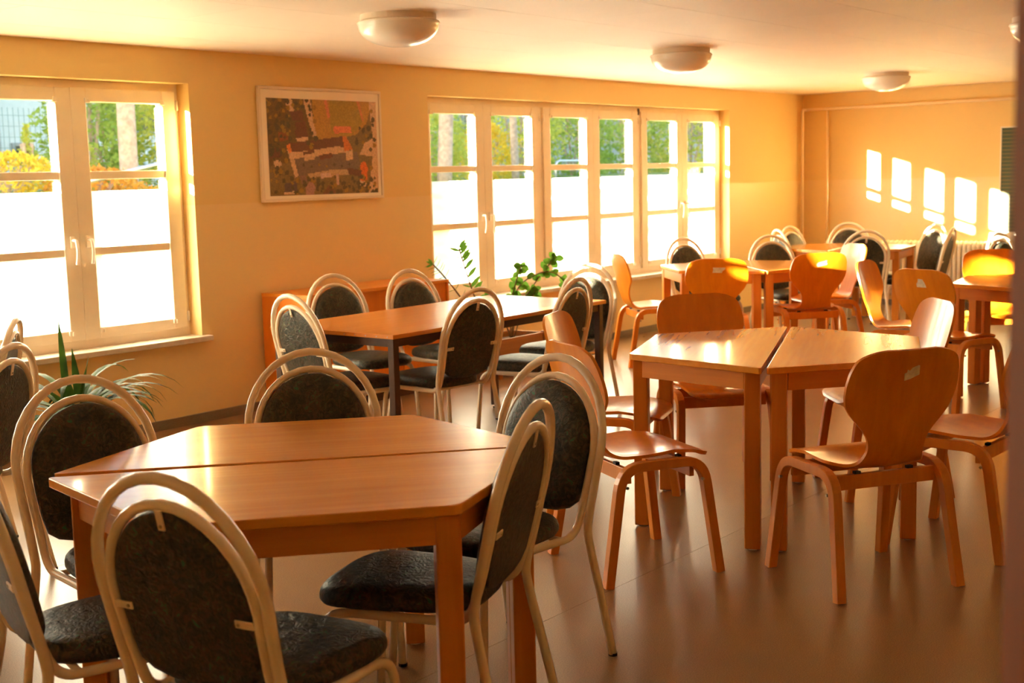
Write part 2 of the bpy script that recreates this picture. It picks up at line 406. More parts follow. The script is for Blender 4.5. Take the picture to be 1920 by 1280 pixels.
# ------------------------------------------------------------------ metal chairs
def lean(z): return -0.20 - 0.23 * (z - 0.44)
def metal_chair():
    t = thing('metal_chair', '', 'chair', group='cream tube chairs with dark green padding')
    pts = []
    def outer(s): return [(s * .228, -.285, .006), (s * .218, -.245, .20), (s * .207, -.205, .385), (s * .209, lean(.45), .45), (s * .214, lean(.55), .55), (s * .219, lean(.64), .64)]
    arch = [(.221 * math.cos(a), 0, .68 + .25 * math.sin(a)) for a in [PI * i / 16 for i in range(17)]]
    arch = [(x, lean(z), z) for x, _, z in arch]
    path = catmull(outer(1), 3)[:-1] + [Vector(p) for p in arch] + list(reversed(catmull(outer(-1), 3)[:-1]))
    obj('outer_frame', MB().tube(path, .0135, 10).mesh('outer_frame', 'tube_cream', smooth=True), t)
    def inner(s): return fillet([(s * .205, .258, .006), (s * .188, .228, .402), (s * .180, lean(.402) + .018, .402), (s * .183, lean(.50) + .004, .50), (s * .190, lean(.62), .62)], .075, 6)
    arch2 = [(.193 * math.cos(a), 0, .655 + .217 * math.sin(a)) for a in [PI * i / 16 for i in range(17)]]
    arch2 = [(x, lean(z), z) for x, _, z in arch2]
    path = inner(1) + [Vector(p) for p in arch2] + list(reversed(inner(-1)))
    obj('inner_frame', MB().tube(path, .0125, 10).mesh('inner_frame', 'tube_cream', smooth=True), t)
    obj('cross_bar', MB().tube([(-.18, .10, .40), (.18, .10, .40)], .009, 8).mesh('cross_bar', 'tube_cream', smooth=True), t)
    obj('cross_bar', MB().tube([(-.18, -.12, .40), (.18, -.12, .40)], .009, 8).mesh('cross_bar', 'tube_cream', smooth=True), t)
    # seat pad: rounded trapezoid
    def ringpad(outline, levels, place):
        vs = []; fs = []; n = len(outline)
        for sc, h in levels: vs += [place(x * sc, y * sc, h) for x, y in outline]
        for i in range(len(levels) - 1):
            for k in range(n): fs.append((i * n + k, i * n + (k + 1) % n, (i + 1) * n + (k + 1) % n, (i + 1) * n + k))
        fs.append(tuple(range(n))[::-1]); o = (len(levels) - 1) * n; fs.append(tuple(range(o, o + n)))
        return MB().add(vs, fs)
    def supere(hw0, hw1, hd, p=3.2, n=44):
        o = []
        for k in range(n):
            a = 2 * PI * k / n; c, s = math.cos(a), math.sin(a)
            x = math.copysign(abs(c) ** (2 / p), c); y_ = math.copysign(abs(s) ** (2 / p), s)
            hw = hw0 + (hw1 - hw0) * (y_ + 1) / 2; o.append((x * hw, y_ * hd))
        return o
    seat = supere(.165, .208, .228, 3.8)
    lv = [(.90, 0), (.97, .003), (1.0, .014), (1.0, .026), (.985, .038), (.94, .049), (.86, .056), (.72, .060), (.5, .063), (.25, .064)]
    obj('seat_pad', ringpad(seat, lv, lambda x, y_, h: (x, y_ + .048, .411 + h - .10 * max(0, y_ - .12) ** 1.3)).mesh('seat_pad', 'upholstery', smooth=True), t)
    # back pad: arch top, near-straight bottom with rounded corners
    o = []
    for i in range(25):
        a = PI * i / 24; o.append((.178 * math.cos(a), .012 + .190 * math.sin(a)))
    o += [(-.176, -.05), (-.170, -.11), (-.160, -.155), (-.130, -.178), (-.08, -.192), (0, -.197), (.08, -.192), (.130, -.178), (.160, -.155), (.170, -.11), (.176, -.05)]
    lv = [(.93, -.010), (.985, -.008), (1.0, .0), (1.0, .010), (.975, .021), (.93, .029), (.84, .035), (.65, .040), (.35, .043)]
    zc = .655
    def bp(x, z, h):
        zz = zc + z; return (x, lean(zz) + h + .004 - .35 * x * x * 0, zz + h * .23)
    pad = ringpad(o, lv, bp)
    obj('back_pad', pad.mesh('back_pad', 'upholstery', smooth=True), t)
    cm = MB().box(-.009, .009, -.004, .0, -.034, .012).mesh('clip', 'clip_cream', bev=.0015)
    sm = MB().tube([(0, -.006, -.024), (0, -.003, -.024)], .004, 8).mesh('clip_screw', 'screw_metal')
    tilt = math.atan(.23)
    for (x, z, ry) in ((0, .852, 0), (-.172, .63, -PI / 2), (.172, .63, PI / 2)):
        c = obj('clip', cm, t, (x, lean(z) - .010, z)); c.rotation_euler = (tilt, ry, 0) if ry == 0 else (tilt, ry, 0)
        c.rotation_mode = 'XYZ'; c.matrix_local = Matrix.Translation((x, lean(z) - .010, z)) @ Matrix.Rotation(tilt, 4, 'X') @ Matrix.Rotation(ry, 4, 'Y')
        obj('clip_screw', sm, c)
    fm = MB().tube([(0, 0, 0), (0, 0, .009)], .0145, 10).mesh('foot_cap', 'rubber_dark', smooth=False)
    for (x, y_) in ((.228, -.286), (-.228, -.286), (.205, .258), (-.205, .258)): obj('foot_cap', fm, t, (x, y_, 0))
    return t

MC = [  # x, y, heading, label
 (-11.77, -4.43, 11, 'cream tube chair nearest the camera, dark padded back turned to us'),
 (-11.84, -3.92, 344, 'cream tube chair cut by the left picture edge, green seat in front'),
 (-11.45, -3.47, 262, 'cream tube chair left of the near hexagon table, below the strap-leaf plant'),
 (-11.21, -1.93, 120, 'cream tube chair at the left edge showing the clip on its dark back'),
 (-10.77, -1.13, 139, 'cream tube chair seen edge-on against the left window frosted pane'),
 (-10.81, -3.59, 232, 'cream tube chair behind the near hexagon table, facing the camera'),
 (-11.135, -4.355, 110, 'cream tube chair pushed into the right front side of the near hexagon table'),
 (-10.62, -4.15, 174, 'cream tube chair right of the near hexagon table with creased green back pad'),
 (-8.88, -1.66, 353, 'cream tube chair at the left end of the dark-legged table, mottled back lit'),
 (-8.15, -1.10, 262, 'cream tube chair behind the dark-legged table, left one before the sideboard'),
 (-7.66, -1.30, 265, 'cream tube chair behind the dark-legged table, right one before the sideboard'),
 (-8.48, -2.005, 86, 'cream tube chair on the near long side of the dark-legged table, left one'),
 (-7.81, -2.12, 97, 'cream tube chair on the near long side of the dark-legged table, right one'),
 (-7.14, -1.85, 180, 'cream tube chair at the right end of the dark-legged table by the window'),
 (-3.95, -1.03, 252, 'cream tube chair between the long window and the middle far hexagon table'),
 (-3.46, -1.54, 236, 'cream tube chair on the far side of the middle far hexagon table'),
 (-2.02, -1.03, 321, 'cream tube chair left of the farthest table, front one of two in the corner'),
 (-1.64, -0.94, 262, 'cream tube chair left of the farthest table, rear one in the wall corner'),
 (-1.00, -1.08, 218, 'cream tube chair behind the farthest table against the end wall pipe'),
 (-2.09, -1.584, 38, 'cream tube chair with dark back to us before the farthest table'),
 (-1.21, -1.74, 146, 'cream tube chair right of the farthest table with shiny lit pad'),
 (-1.80, -2.06, 98, 'cream tube chair seen edge-on right of the farthest table'),
 (-2.68, -3.35, 255, 'cream tube chair under the green chalkboard, only its arch showing'),
]
proto = metal_chair()
for i, (x, y, h, lab) in enumerate(MC):
    if i == 0: proto.location = (x, y, 0); proto.rotation_euler = (0, 0, R(h - 90)); proto['label'] = lab
    else: dup(proto, lab, (x, y, 0), R(h - 90))

# ------------------------------------------------------------------ plywood chairs
def wood_chair():
    t = thing('plywood_chair', '', 'chair', group='orange moulded plywood chairs')
    prof = catmull([(.245, .428), (.225, .446), (.16, .456), (.05, .447), (-.06, .440), (-.125, .446), (-.165, .470), (-.190, .515), (-.208, .58), (-.228, .66), (-.250, .74), (-.272, .82), (-.288, .885)], 4)
    P = [(p.x, p.y) for p in prof]
    L = [0]
    for a, b in zip(P[:-1], P[1:]): L.append(L[-1] + math.hypot(b[0] - a[0], b[1] - a[1]))
    tot = L[-1]; n = 64; rows = []
    wk = [(0, .10), (.012, .150), (.03, .176), (.06, .190), (.15, .201), (.27, .207), (.36, .206), (.40, .196), (.435, .172), (.465, .149), (.495, .132), (.53, .121), (.56, .116), (.59, .117), (.62, .125), (.655, .146), (.69, .175), (.725, .203), (.76, .220), (.80, .228), (.85, .228), (.90, .222), (.94, .210), (.962, .197), (.98, .172), (.992, .140), (1.0, .10)]
    def wid(u):
        for (a, wa), (b, wb) in zip(wk[:-1], wk[1:]):
            if u <= b: f = (u - a) / (b - a); return wa + (wb - wa) * f
        return wk[-1][1]
    def at(u):
        s = u * tot
        for i in range(len(L) - 1):
            if s <= L[i + 1] or i == len(L) - 2:
                f = (s - L[i]) / (L[i + 1] - L[i]); a, b = P[i], P[i + 1]
                return (a[0] + (b[0] - a[0]) * f, a[1] + (b[1] - a[1]) * f), (b[0] - a[0], b[1] - a[1])
    us = sorted(set([i / 72 for i in range(73)] + [.006, .985, .993]))
    m_ = 15; top = []; bot = []
    for u in us:
        (py, pz), (ty, tz) = at(u); l = math.hypot(ty, tz); ny, nz = -tz / l * -1, ty / l * -1   # normal toward the sitter
        ny, nz = tz / l, -ty / l
        w = wid(u); rt_, rb = [], []
        curl = .030 * max(0, min(1, (u - .06) / .15)) * max(0, min(1, (.56 - u) / .15)) + .022 * max(0, min(1, (u - .60) / .15))
        for k in range(m_):
            f = -1 + 2 * k / (m_ - 1); c = curl * f * f * (w / .22) ** 2
            rt_.append((f * w, py + ny * (c + .006), pz + nz * (c + .006))); rb.append((f * w, py + ny * (c - .006), pz + nz * (c - .006)))
        top.append(rt_); bot.append(rb)
    vs = [v for r in top for v in r] + [v for r in bot for v in r]; o = len(us) * m_; fs = []
    for i in range(len(us) - 1):
        for k in range(m_ - 1):
            a = i * m_ + k; fs.append((a, a + 1, a + m_ + 1, a + m_)); fs.append((o + a, o + a + m_, o + a + m_ + 1, o + a + 1))
        for k in (0, m_ - 1): a = i * m_ + k; fs.append((a, a + m_, o + a + m_, o + a))
    for i in (0, len(us) - 1):
        for k in range(m_ - 1): a = i * m_ + k; fs.append((a, a + 1, o + a + 1, o + a))
    me = MB().add(vs, fs).mesh('shell', 'chair_ply', smooth=True)
    sh = obj('shell', me, t); md = sh.modifiers.new('edge', 'EDGE_SPLIT'); md.split_angle = R(50)
    for s in (-1, 1):
        path = fillet([(s * .248, .235, 0), (s * .226, .178, .436), (s * .226, -.162, .436), (s * .248, -.235, 0)], .085, 7)
        prof_ = [(-.018, -.0155), (-.0155, -.018), (.0155, -.018), (.018, -.0155), (.018, .0155), (.0155, .018), (-.0155, .018), (-.018, .0155)]
        lf = obj('leg_frame', MB().sweep(path, prof_, side=(1, 0, 0)).mesh('leg_frame', 'chair_leg'), t)
        for yy in (.168, -.150):
            obj('screw', MB().tube([(s * .240, yy, .366), (s * .2515, yy, .366)], .0055, 10).mesh('screw', 'screw_metal'), lf)
    for yy in (.140, -.125):
        obj('cross_rail', MB().box(-.213, .213, yy - .010, yy + .010, .372, .426).mesh('cross_rail', 'chair_leg', bev=.002), t)
        for s in (-1, 1): obj('buffer', MB().box(s * .11 - .012, s * .11 + .012, yy - .008, yy + .008, .426, .436).mesh('buffer', 'rubber_dark'), t)
    return t
def residue(root, w, h, rot, pts):
    # torn paper left on the rear of a backrest
    zc, xc = .80, .01
    vs = []
    tl = math.atan2(.022, .08)
    n = len(pts)
    for d in (0.0, .0012):
        for (a, b) in pts:
            x = xc + a * w * math.cos(rot) - b * h * math.sin(rot); z = zc + a * w * math.sin(rot) + b * h * math.cos(rot)
            yb = -.272 + (-.275) * (z - .82) - .0062 + .022 * (x / .22) ** 2 - d
            vs.append((x, yb, z))
    fs = [tuple(range(n)), tuple(range(n, 2 * n))[::-1]] + [(i, (i + 1) % n, n + (i + 1) % n, n + i) for i in range(n)]
    return obj('paper_residue', MB().add(vs, fs).mesh('paper_residue', 'paper_residue'), root)
WC = [
 (-9.168, -4.715, 57.5, 'plywood chair with torn paper patch nearest the camera, right foreground'),
 (-8.50, -4.865, 88, 'plywood chair at the right picture edge half hidden by the door post'),
 (-7.85, -4.237, 132, 'plywood chair right of the split hexagon table with pale lit backrest'),
 (-8.05, -3.453, 228, 'plywood chair behind the split hexagon table, wide backrest facing us'),
 (-8.83, -3.38, 290, 'plywood chair left of the split hexagon table, rear one seen edge-on'),
 (-9.50, -3.92, 331, 'plywood chair left of the split hexagon table, front one with glossy seat'),
 (-4.94, -1.08, 320, 'plywood chair in side view beside the long window sill'),
 (-5.23, -1.82, 38, 'plywood chair with pale sticker before the middle far table, left one'),
 (-4.46, -2.20, 50, 'plywood chair with sun stripes and sticker before the middle far table, right one'),
 (-3.72, -2.02, 140, 'plywood chair facing left with a bright sun spot on its pale backrest'),
 (-5.325, -3.334, 276, 'plywood chair in side view left of the far right table'),
 (-5.68, -3.76, 341, 'plywood chair with whitish sticker before the far right table'),
 (-4.17, -3.62, 220, 'plywood chair behind the far right table under the chalkboard'),
]
wp = wood_chair()
stk = {0: (.030, .022, R(8), [(-1, -1), (-.2, -.9), (1, -.5), (1, 1), (.9, 1.1), (0, .9), (-.3, .5), (-.6, .75), (-.7, .3), (-1, .2)]),
       7: (.045, .020, R(-3), [(-1, -1), (.5, -1), (.6, -.3), (1, .4), (1, 1), (-1, .9), (-.9, 0)]),
       8: (.042, .018, R(10), [(-1, -.3), (-.8, -1), (.9, -.8), (1, -.3), (.8, .2), (1, 1), (-.6, .9), (-1, .4)]),
       11: (.035, .026, R(0), [(-1, -1), (1, -1), (.8, 0), (.4, .9), (-.5, 1), (-.7, .2), (-1, -.2)])}
wroots = [wp]
for i, (x, y, h, lab) in enumerate(WC):
    if i == 0: wp.location = (x, y, 0); wp.rotation_euler = (0, 0, R(h - 90)); wp['label'] = lab
    else: wroots.append(dup(wp, lab, (x, y, 0), R(h - 90)))
for i, a in stk.items(): residue(wroots[i], *a)

# ------------------------------------------------------------------ trapezoid tables
TZ = .75; S = .68; HH = S * math.sin(PI / 3)
def trap_table():
    t = thing('trapezoid_table', '', 'table', group='wooden trapezoid tables pushed into hexagons')
    e = .004; c = .012
    poly = [(-S + c, e), (S - c, e), (S - c * .4, e + c * .7), (S / 2 + c * .6, HH - c * .9), (S / 2 - c, HH), (-S / 2 + c, HH), (-S / 2 - c * .6, HH - c * .9), (-S + c * .4, e + c * .7)]
    obj('tabletop', MB().prism(poly, TZ - .026, TZ).mesh('tabletop', 'table_laminate', bev=.003), t)
    L = [(-S + .098, .046), (S - .098, .046), (S / 2 - .025, HH - .048), (-S / 2 + .025, HH - .048)]
    lm = MB().box(-.031, .031, -.031, .031, .006, TZ - .026).mesh('leg', 'table_solid', bev=.005)
    fm = MB().lathe([(0, 0), (.020, 0), (.022, .004), (.020, .007), (0, .007)], 14).mesh('glide', 'white_enamel')
    angs = [0, 0, R(-60) * 0, 0]
    for (x, y_) in L:
        l = obj('leg', lm, t, (x, y_, 0)); obj('glide', fm, l)
    for i in range(4):
        a, b = Vector((*L[i], 0)), Vector((*L[(i + 1) % 4], 0)); d = (b - a); ln = d.length - .05
        am = MB().box(-ln / 2, ln / 2, -.010, .010, TZ - .100, TZ - .026).mesh('apron', 'apron_wood', bev=.002)
        o = obj('apron', am, t, (a + b) / 2); o.rotation_euler = (0, 0, math.atan2(d.y, d.x))
        nrm = Vector((d.y, -d.x, 0)).normalized(); o.location = (a + b) / 2 + nrm * .016
    return t
TT = [
 (-11.240, -4.002, 48, .002, .006, 'back half of the near hexagon table, window glare on its left'),
 (-11.248, -4.012, 229, .002, 0, 'front half of the near hexagon table in the foreground'),
 (-8.53, -4.045, 112.5, .006, 0, 'left half of the split hexagon table with bright sun reflections'),
 (-8.53, -4.045, -67.5, .006, 0, 'right half of the split hexagon table behind the foreground chair'),
 (-4.35, -1.58, 134.8, .002, 0, 'window-side half of the middle far hexagon table'),
 (-4.35, -1.58, -45.2, .002, 0, 'near half of the middle far hexagon table between two sticker chairs'),
 (-1.78, -1.33, 100, .004, 0, 'wall-corner half of the farthest hexagon table'),
 (-1.78, -1.33, -80, .004, 0, 'right half of the farthest hexagon table before the radiator'),
 (-4.91, -4.17, 159.8, .002, 0, 'near half of the far right table beside the door post'),
 (-4.91, -4.17, -20.2, .002, 0, 'far half of the far right table under the chalkboard chair'),
 (-11.62, -1.72, 100, .002, 0, 'table at the left picture edge, only its orange leg showing'),
]
tp = trap_table()
for i, (x, y, h, gap, sh, lab) in enumerate(TT):
    d = R(h); loc = (x + gap * math.cos(d) + sh * math.sin(d), y + gap * math.sin(d) - sh * math.cos(d), 0)
    if i == 0: tp.location = loc; tp.rotation_euler = (0, 0, d - PI / 2); tp['label'] = lab
    else: dup(tp, lab, loc, d - PI / 2)

# ------------------------------------------------------------------ rectangular table with dark metal frame
t = thing('desk_table', 'rectangular table with orange wooden top and dark brown metal legs', 'table', (-9.03, -2.20, 0), R(1.2))
lx, ly, tz = 1.92, .90, .742
top = obj('tabletop', MB().box(0, lx, 0, ly, tz - .022, tz).mesh('tabletop', 'desk_laminate', bev=.002), t)
for k in range(5): obj('edge_pin', MB().tube([(-.002, .04 + k * .075, tz - .012), (.002, .04 + k * .075, tz - .012)], .003, 8).mesh('edge_pin', 'screw_metal'), top)
lm = MB().box(-.02, .02, -.02, .02, .02, tz - .022).mesh('leg', 'metal_brown', bev=.003)
fm = MB().lathe([(0, 0), (.016, 0), (.016, .010), (.007, .012), (.007, .022)], 12).mesh('glide', 'rubber_dark')
for x in (.035, lx - .035):
    for y_ in (.035, ly - .035): l = obj('leg', lm, t, (x, y_, 0)); obj('glide', fm, l)
for y_ in (.035, ly - .035): obj('rail', MB().box(.055, lx - .055, y_ - .012, y_ + .012, tz - .066, tz - .023).mesh('rail', 'metal_brown', bev=.002), t)
for x in (.035, lx - .035): obj('rail', MB().box(x - .012, x + .012, .055, ly - .055, tz - .066, tz - .023).mesh('rail', 'metal_brown', bev=.002), t)

# ------------------------------------------------------------------ sideboard
t = thing('sideboard', 'low orange wooden sideboard with sliding doors against the window wall', 'cabinet', (-8.02, -.02, 0))
W_, D_, Hs = 1.36, .45, .785
b = obj('body', MB().box(0, .02, -D_, 0, 0, Hs - .022).box(W_ - .02, W_, -D_, 0, 0, Hs - .022).box(.02, W_ - .02, -D_ + .01, 0, .06, .08).box(.02, W_ - .02, -.012, 0, .08, Hs - .022).mesh('body', 'cabinet_wood', bev=.0015), t)
obj('cabinet_top', MB().box(-.002, W_ + .002, -D_ - .004, 0, Hs - .022, Hs).mesh('cabinet_top', 'cabinet_top', bev=.002), t)
obj('plinth', MB().box(.02, W_ - .02, -D_ + .03, -D_ + .045, 0, .06).mesh('plinth', 'metal_brown'), t)
for i, (a, b_, dep) in enumerate(((.022, .50, .012), (.46, .92, .034), (.885, W_ - .022, .012))):
    d_ = obj('door', MB().box(a, b_, -D_ + dep, -D_ + dep + .016, .082, Hs - .024).mesh('door', 'cabinet_wood', bev=.0015), t)
    hx = b_ - .03 if i == 0 else a + .03
    obj('handle_recess', MB().box(hx - .008, hx + .008, -D_ + dep - .003, -D_ + dep + .002, .40, .50).mesh('handle_recess', 'metal_brown'), d_)

# ------------------------------------------------------------------ picture
t = thing('framed_picture', 'white framed aerial photograph of red-roofed school buildings on the wall', 'picture', (-7.973, -.006, 1.379))
pw, ph = 1.134, .760
fr = .020
obj('frame', MB().box(0, pw, -.026, 0, 0, fr).box(0, pw, -.026, 0, ph - fr, ph).box(0, fr, -.026, 0, fr, ph - fr).box(pw - fr, pw, -.026, 0, fr, ph - fr).mesh('frame', 'picture_frame', bev=.003), t)
obj('picture_mat', MB().box(fr, pw - fr, -.016, -.002, fr, ph - fr).mesh('picture_mat', 'picture_mat'), t)
ix0, ix1, iz0, iz1 = .068, 1.088, .040, .684
def inpoly(x, y, P):
    c = False; j = len(P) - 1
    for i in range(len(P)):
        (xi, yi), (xj, yj) = P[i], P[j]
        if (yi > y) != (yj > y) and x < (xj - xi) * (y - yi) / (yj - yi) + xi: c = not c
        j = i
    return c
# colours of the print (u to the right, v downward, 0..1), painter's order
rnd = random.Random(3)
G = (.085, .052, .014); Fd = (.24, .155, .022); Fl = (.30, .16, .028); RD = (.40, .25, .14); RF = (.10, .035, .018); WL = (.42, .27, .155); YD = (.115, .075, .052); RR = (.45, .095, .02)
POLY = [
 ([(.0, .0), (.36, .0), (.42, .42), (.30, .62), (0, .7)], (.095, .055, .016)),
 ([(.14, 0), (.22, 0), (.24, .12), (.20, .14)], RD), ([(.32, 0), (.385, 0), (.40, .20), (.435, .42), (.40, .43), (.34, .12)], RD),
 ([(.40, .0), (.97, 0), (.90, .24), (.80, .36), (.60, .42), (.435, .42), (.40, .22)], Fl),
 ([(.56, .0), (.83, 0), (.86, .24), (.76, .36), (.57, .36), (.55, .12)], Fd), ([(.505, 0), (.535, 0), (.56, .18), (.535, .19)], (.42, .14, .05)), ([(.81, .0), (.835, 0), (.88, .22), (.86, .22)], (.38, .14, .04)),
 ([(.58, .28), (.75, .275), (.755, .34), (.59, .355)], (.46, .13, .05)),
 ([(.93, 0), (1, 0), (1, 1), (.90, 1), (.95, .60), (.82, .58), (.88, .45), (.96, .40)], RD),
 ([(.20, .62), (.80, .55), (.83, .70), (.75, .78), (.25, .80)], YD), ([(.16, .52), (.20, .52), (.25, .80), (.22, .82)], RD), ([(.33, .78), (.55, .74), (.75, .73), (.74, .79), (.35, .82)], (.33, .21, .11)),
 ([(.20, .13), (.31, .12), (.32, .22), (.22, .23)], RF), ([(.24, .24), (.33, .23), (.34, .31), (.25, .32)], RF), ([(.23, .325), (.34, .31), (.35, .39), (.245, .405)], RF), ([(.245, .405), (.35, .39), (.35, .44), (.25, .455)], WL), ([(.09, .35), (.17, .345), (.18, .43), (.10, .44)], (.17, .05, .016)),
 ([(.01, .52), (.11, .51), (.115, .60), (.02, .62)], RF), ([(.04, .64), (.10, .63), (.11, .69), (.05, .71)], WL),
 ([(.16, .46), (.68, .38), (.70, .50), (.18, .555)], RF), ([(.155, .48), (.19, .46), (.20, .555), (.175, .555)], (.42, .13, .035)),
 ([(.18, .555), (.40, .53), (.60, .49), (.70, .50), (.70, .56), (.55, .57), (.42, .60), (.19, .62)], WL), ([(.30, .55), (.40, .53), (.40, .56), (.30, .58)], RF), ([(.30, .58), (.40, .56), (.40, .63), (.31, .64)], WL), ([(.44, .585), (.56, .56), (.57, .61), (.45, .63)], RF),
 ([(.665, .38), (.70, .385), (.76, .52), (.68, .545)], (.40, .11, .03)), ([(.69, .545), (.755, .525), (.76, .63), (.69, .645)], WL),
 ([(.83, .67), (.87, .65), (.90, .72), (.885, .88), (.82, .86)], RR), ([(.70, .72), (.84, .75), (.83, .82), (.71, .79)], RF), ([(.82, .86), (.885, .88), (.88, .935), (.81, .92)], WL),
 ([(.13, .87), (.235, .86), (.23, .96), (.12, .965)], (.07, .045, .04)), ([(.12, .965), (.23, .955), (.23, .985), (.12, .99)], WL), ([(.26, .80), (.31, .79), (.33, .87), (.28, .89)], (.15, .08, .06)), ([(.45, .78), (.54, .77), (.55, .82), (.45, .83)], (.40, .26, .20)), ([(.31, .90), (.36, .84), (.40, .92), (.38, 1), (.31, 1)], (.25, .13, .10)), ([(.47, .98), (.52, .90), (.58, .97), (.57, 1), (.47, 1)], (.12, .05, .025)), ([(.59, .79), (.62, .78), (.62, .90), (.59, .91)], (.36, .23, .17)),
]
nu, nv = 120, 84; vs = []; fs = []; cols = []
blobs = [(rnd.random(), rnd.random(), rnd.uniform(.012, .03)) for _ in range(420)]
blobs = [b_ for b_ in blobs if (b_[0] < .42 and b_[1] < .5 and not (.2 < b_[0] < .36 and .1 < b_[1] < .45)) or b_[1] > .82 or (b_[0] < .16) or (.78 < b_[0] < .93 and .25 < b_[1] < .46) or (abs(b_[0] - .945) < .03)]
blobs += [(.30 + .07 * k, .685 + .02 * (k % 2), .014) for k in range(7)]
for j in range(nv):
    for i in range(nu):
        u = (i + .5) / nu; v = (j + .5) / nv; c = (.13, .082, .028)
        for P_, col in POLY:
            if inpoly(u, v, P_): c = col
        for bx_, by_, br_ in blobs:
            if (u - bx_) ** 2 * 2.2 + (v - by_) ** 2 < br_ * br_:
                c = (.055, .040, .014) if (int(bx_ * 977) % 3) else (.20, .11, .02); break
        k = rnd.uniform(.82, 1.18) * 1.6; cols.append(tuple(min(1, q * k) for q in c))
        x0 = ix0 + (ix1 - ix0) * i / nu; x1 = ix0 + (ix1 - ix0) * (i + 1) / nu; za = iz1 - (iz1 - iz0) * j / nv; zb = iz1 - (iz1 - iz0) * (j + 1) / nv
        o = len(vs); vs += [(x0, -.0172, zb), (x1, -.0172, zb), (x1, -.0172, za), (x0, -.0172, za)]; fs.append((o, o + 1, o + 2, o + 3))
me = bpy.data.meshes.new('print'); me.from_pydata(vs, [], fs); ca = me.color_attributes.new('Col', 'FLOAT_COLOR', 'CORNER')
ca.data.foreach_set('color', [q for c in cols for _ in range(4) for q in (*c, 1.0)]); me.materials.append(MAT['printed_photo'])
obj('print', me, t)

# ------------------------------------------------------------------ ceiling lamps
def lamp():
    t = thing('ceiling_lamp', '', 'lamp', group='white dome lamps on the ceiling')
    obj('lamp_base', MB().lathe([(.0, 0), (.195, 0), (.195, -.028), (.188, -.034), (.0, -.034)], 40).mesh('lamp_base', 'lamp_rim', smooth=False), t)
    pr = [(.186, -.030), (.208, -.034), (.213, -.042), (.206, -.052)]
    pr += [(.206 * math.cos(a) ** .9, -.052 - .108 * math.sin(a)) for a in [PI / 2 * i / 12 for i in range(1, 12)]] + [(.002, -.16)]
    obj('glass_shade', MB().lathe(pr, 48).mesh('glass_shade', 'lamp_glass', smooth=True), t)
    return t
LP = [(-8.69, -1.99, 'white dome ceiling lamp nearest, above the dark-legged table'), (-5.86, -1.95, 'white dome ceiling lamp, middle one of the row by the windows'),
      (-2.35, -1.95, 'white dome ceiling lamp farthest, near the end wall'), (-5.78, -4.34, 'white dome ceiling lamp cut by the right picture edge')]
lp = lamp()
for i, (x, y, lab) in enumerate(LP):
    if i == 0: lp.location = (x, y, H); lp['label'] = lab
    else: dup(lp, lab, (x, y, H), 0)

# ------------------------------------------------------------------ radiator, pipes, chalkboard on the end wall
t = thing('radiator', 'cream column radiator along the end wall below the chalkboard', 'radiator', (-.10, -.36, 0))
loop = fillet([(-.055, 0, .42), (-.055, 0, .70), (.055, 0, .70), (.055, 0, .14), (-.055, 0, .14), (-.055, 0, .42)], .05, 5)[:-1]
sec = MB().tube(loop, .021, 8, closed=True).tube([(0, -.024, .655), (0, .024, .655)], .020, 8).tube([(0, -.024, .185), (0, .024, .185)], .020, 8).tube([(0, 0, .15), (0, 0, .69)], .019, 8).mesh('section', 'white_enamel', smooth=True)
for k in range(38): obj('section', sec, t, (0, -.05 * k, 0))
for yy in (.0, -.05 * 37): obj('foot', MB().box(-.05, .05, yy - .015, yy + .015, 0, .13).mesh('foot', 'white_enamel', bev=.004), t)
tag(obj('heating_pipe', MB().tube(fillet([(-.05, -7.2, 2.168), (-.05, -.06, 2.168), (-.12, -.05, 2.168), (-.12, -.05, .02)], .05, 5), .016, 10).mesh('heating_pipe', 'pipe_paint', smooth=True)), 'painted heating pipe along the end wall top and down the corner', 'pipe')
tag(obj('riser_pipe', MB().tube([(-.042, -.316, .02), (-.042, -.316, 2.155)], .014, 10).mesh('riser_pipe', 'pipe_paint', smooth=True)), 'thin painted riser pipe on the end wall beside the corner', 'pipe')
t = thing('chalkboard', 'dark green chalkboard ruled with yellow staff lines on the end wall', 'chalkboard', (-.004, -2.215, .80))
bw, bh = 1.9, 1.09
obj('board', MB().box(-.022, -.002, -bw + .012, -.012, .012, bh - .012).mesh('board', 'staff_board'), t)
obj('frame', MB().box(-.030, 0, -bw, 0, bh - .014, bh).box(-.030, 0, -bw, 0, 0, .014).box(-.030, 0, -.014, 0, .014, bh - .014).box(-.030, 0, -bw, -bw + .014, .014, bh - .014).mesh('frame', 'white_enamel', bev=.002), t)
obj('chalk_tray', MB().box(-.085, 0, -bw, .035, -.070, -.002).mesh('chalk_tray', 'white_enamel', bev=.004), t)

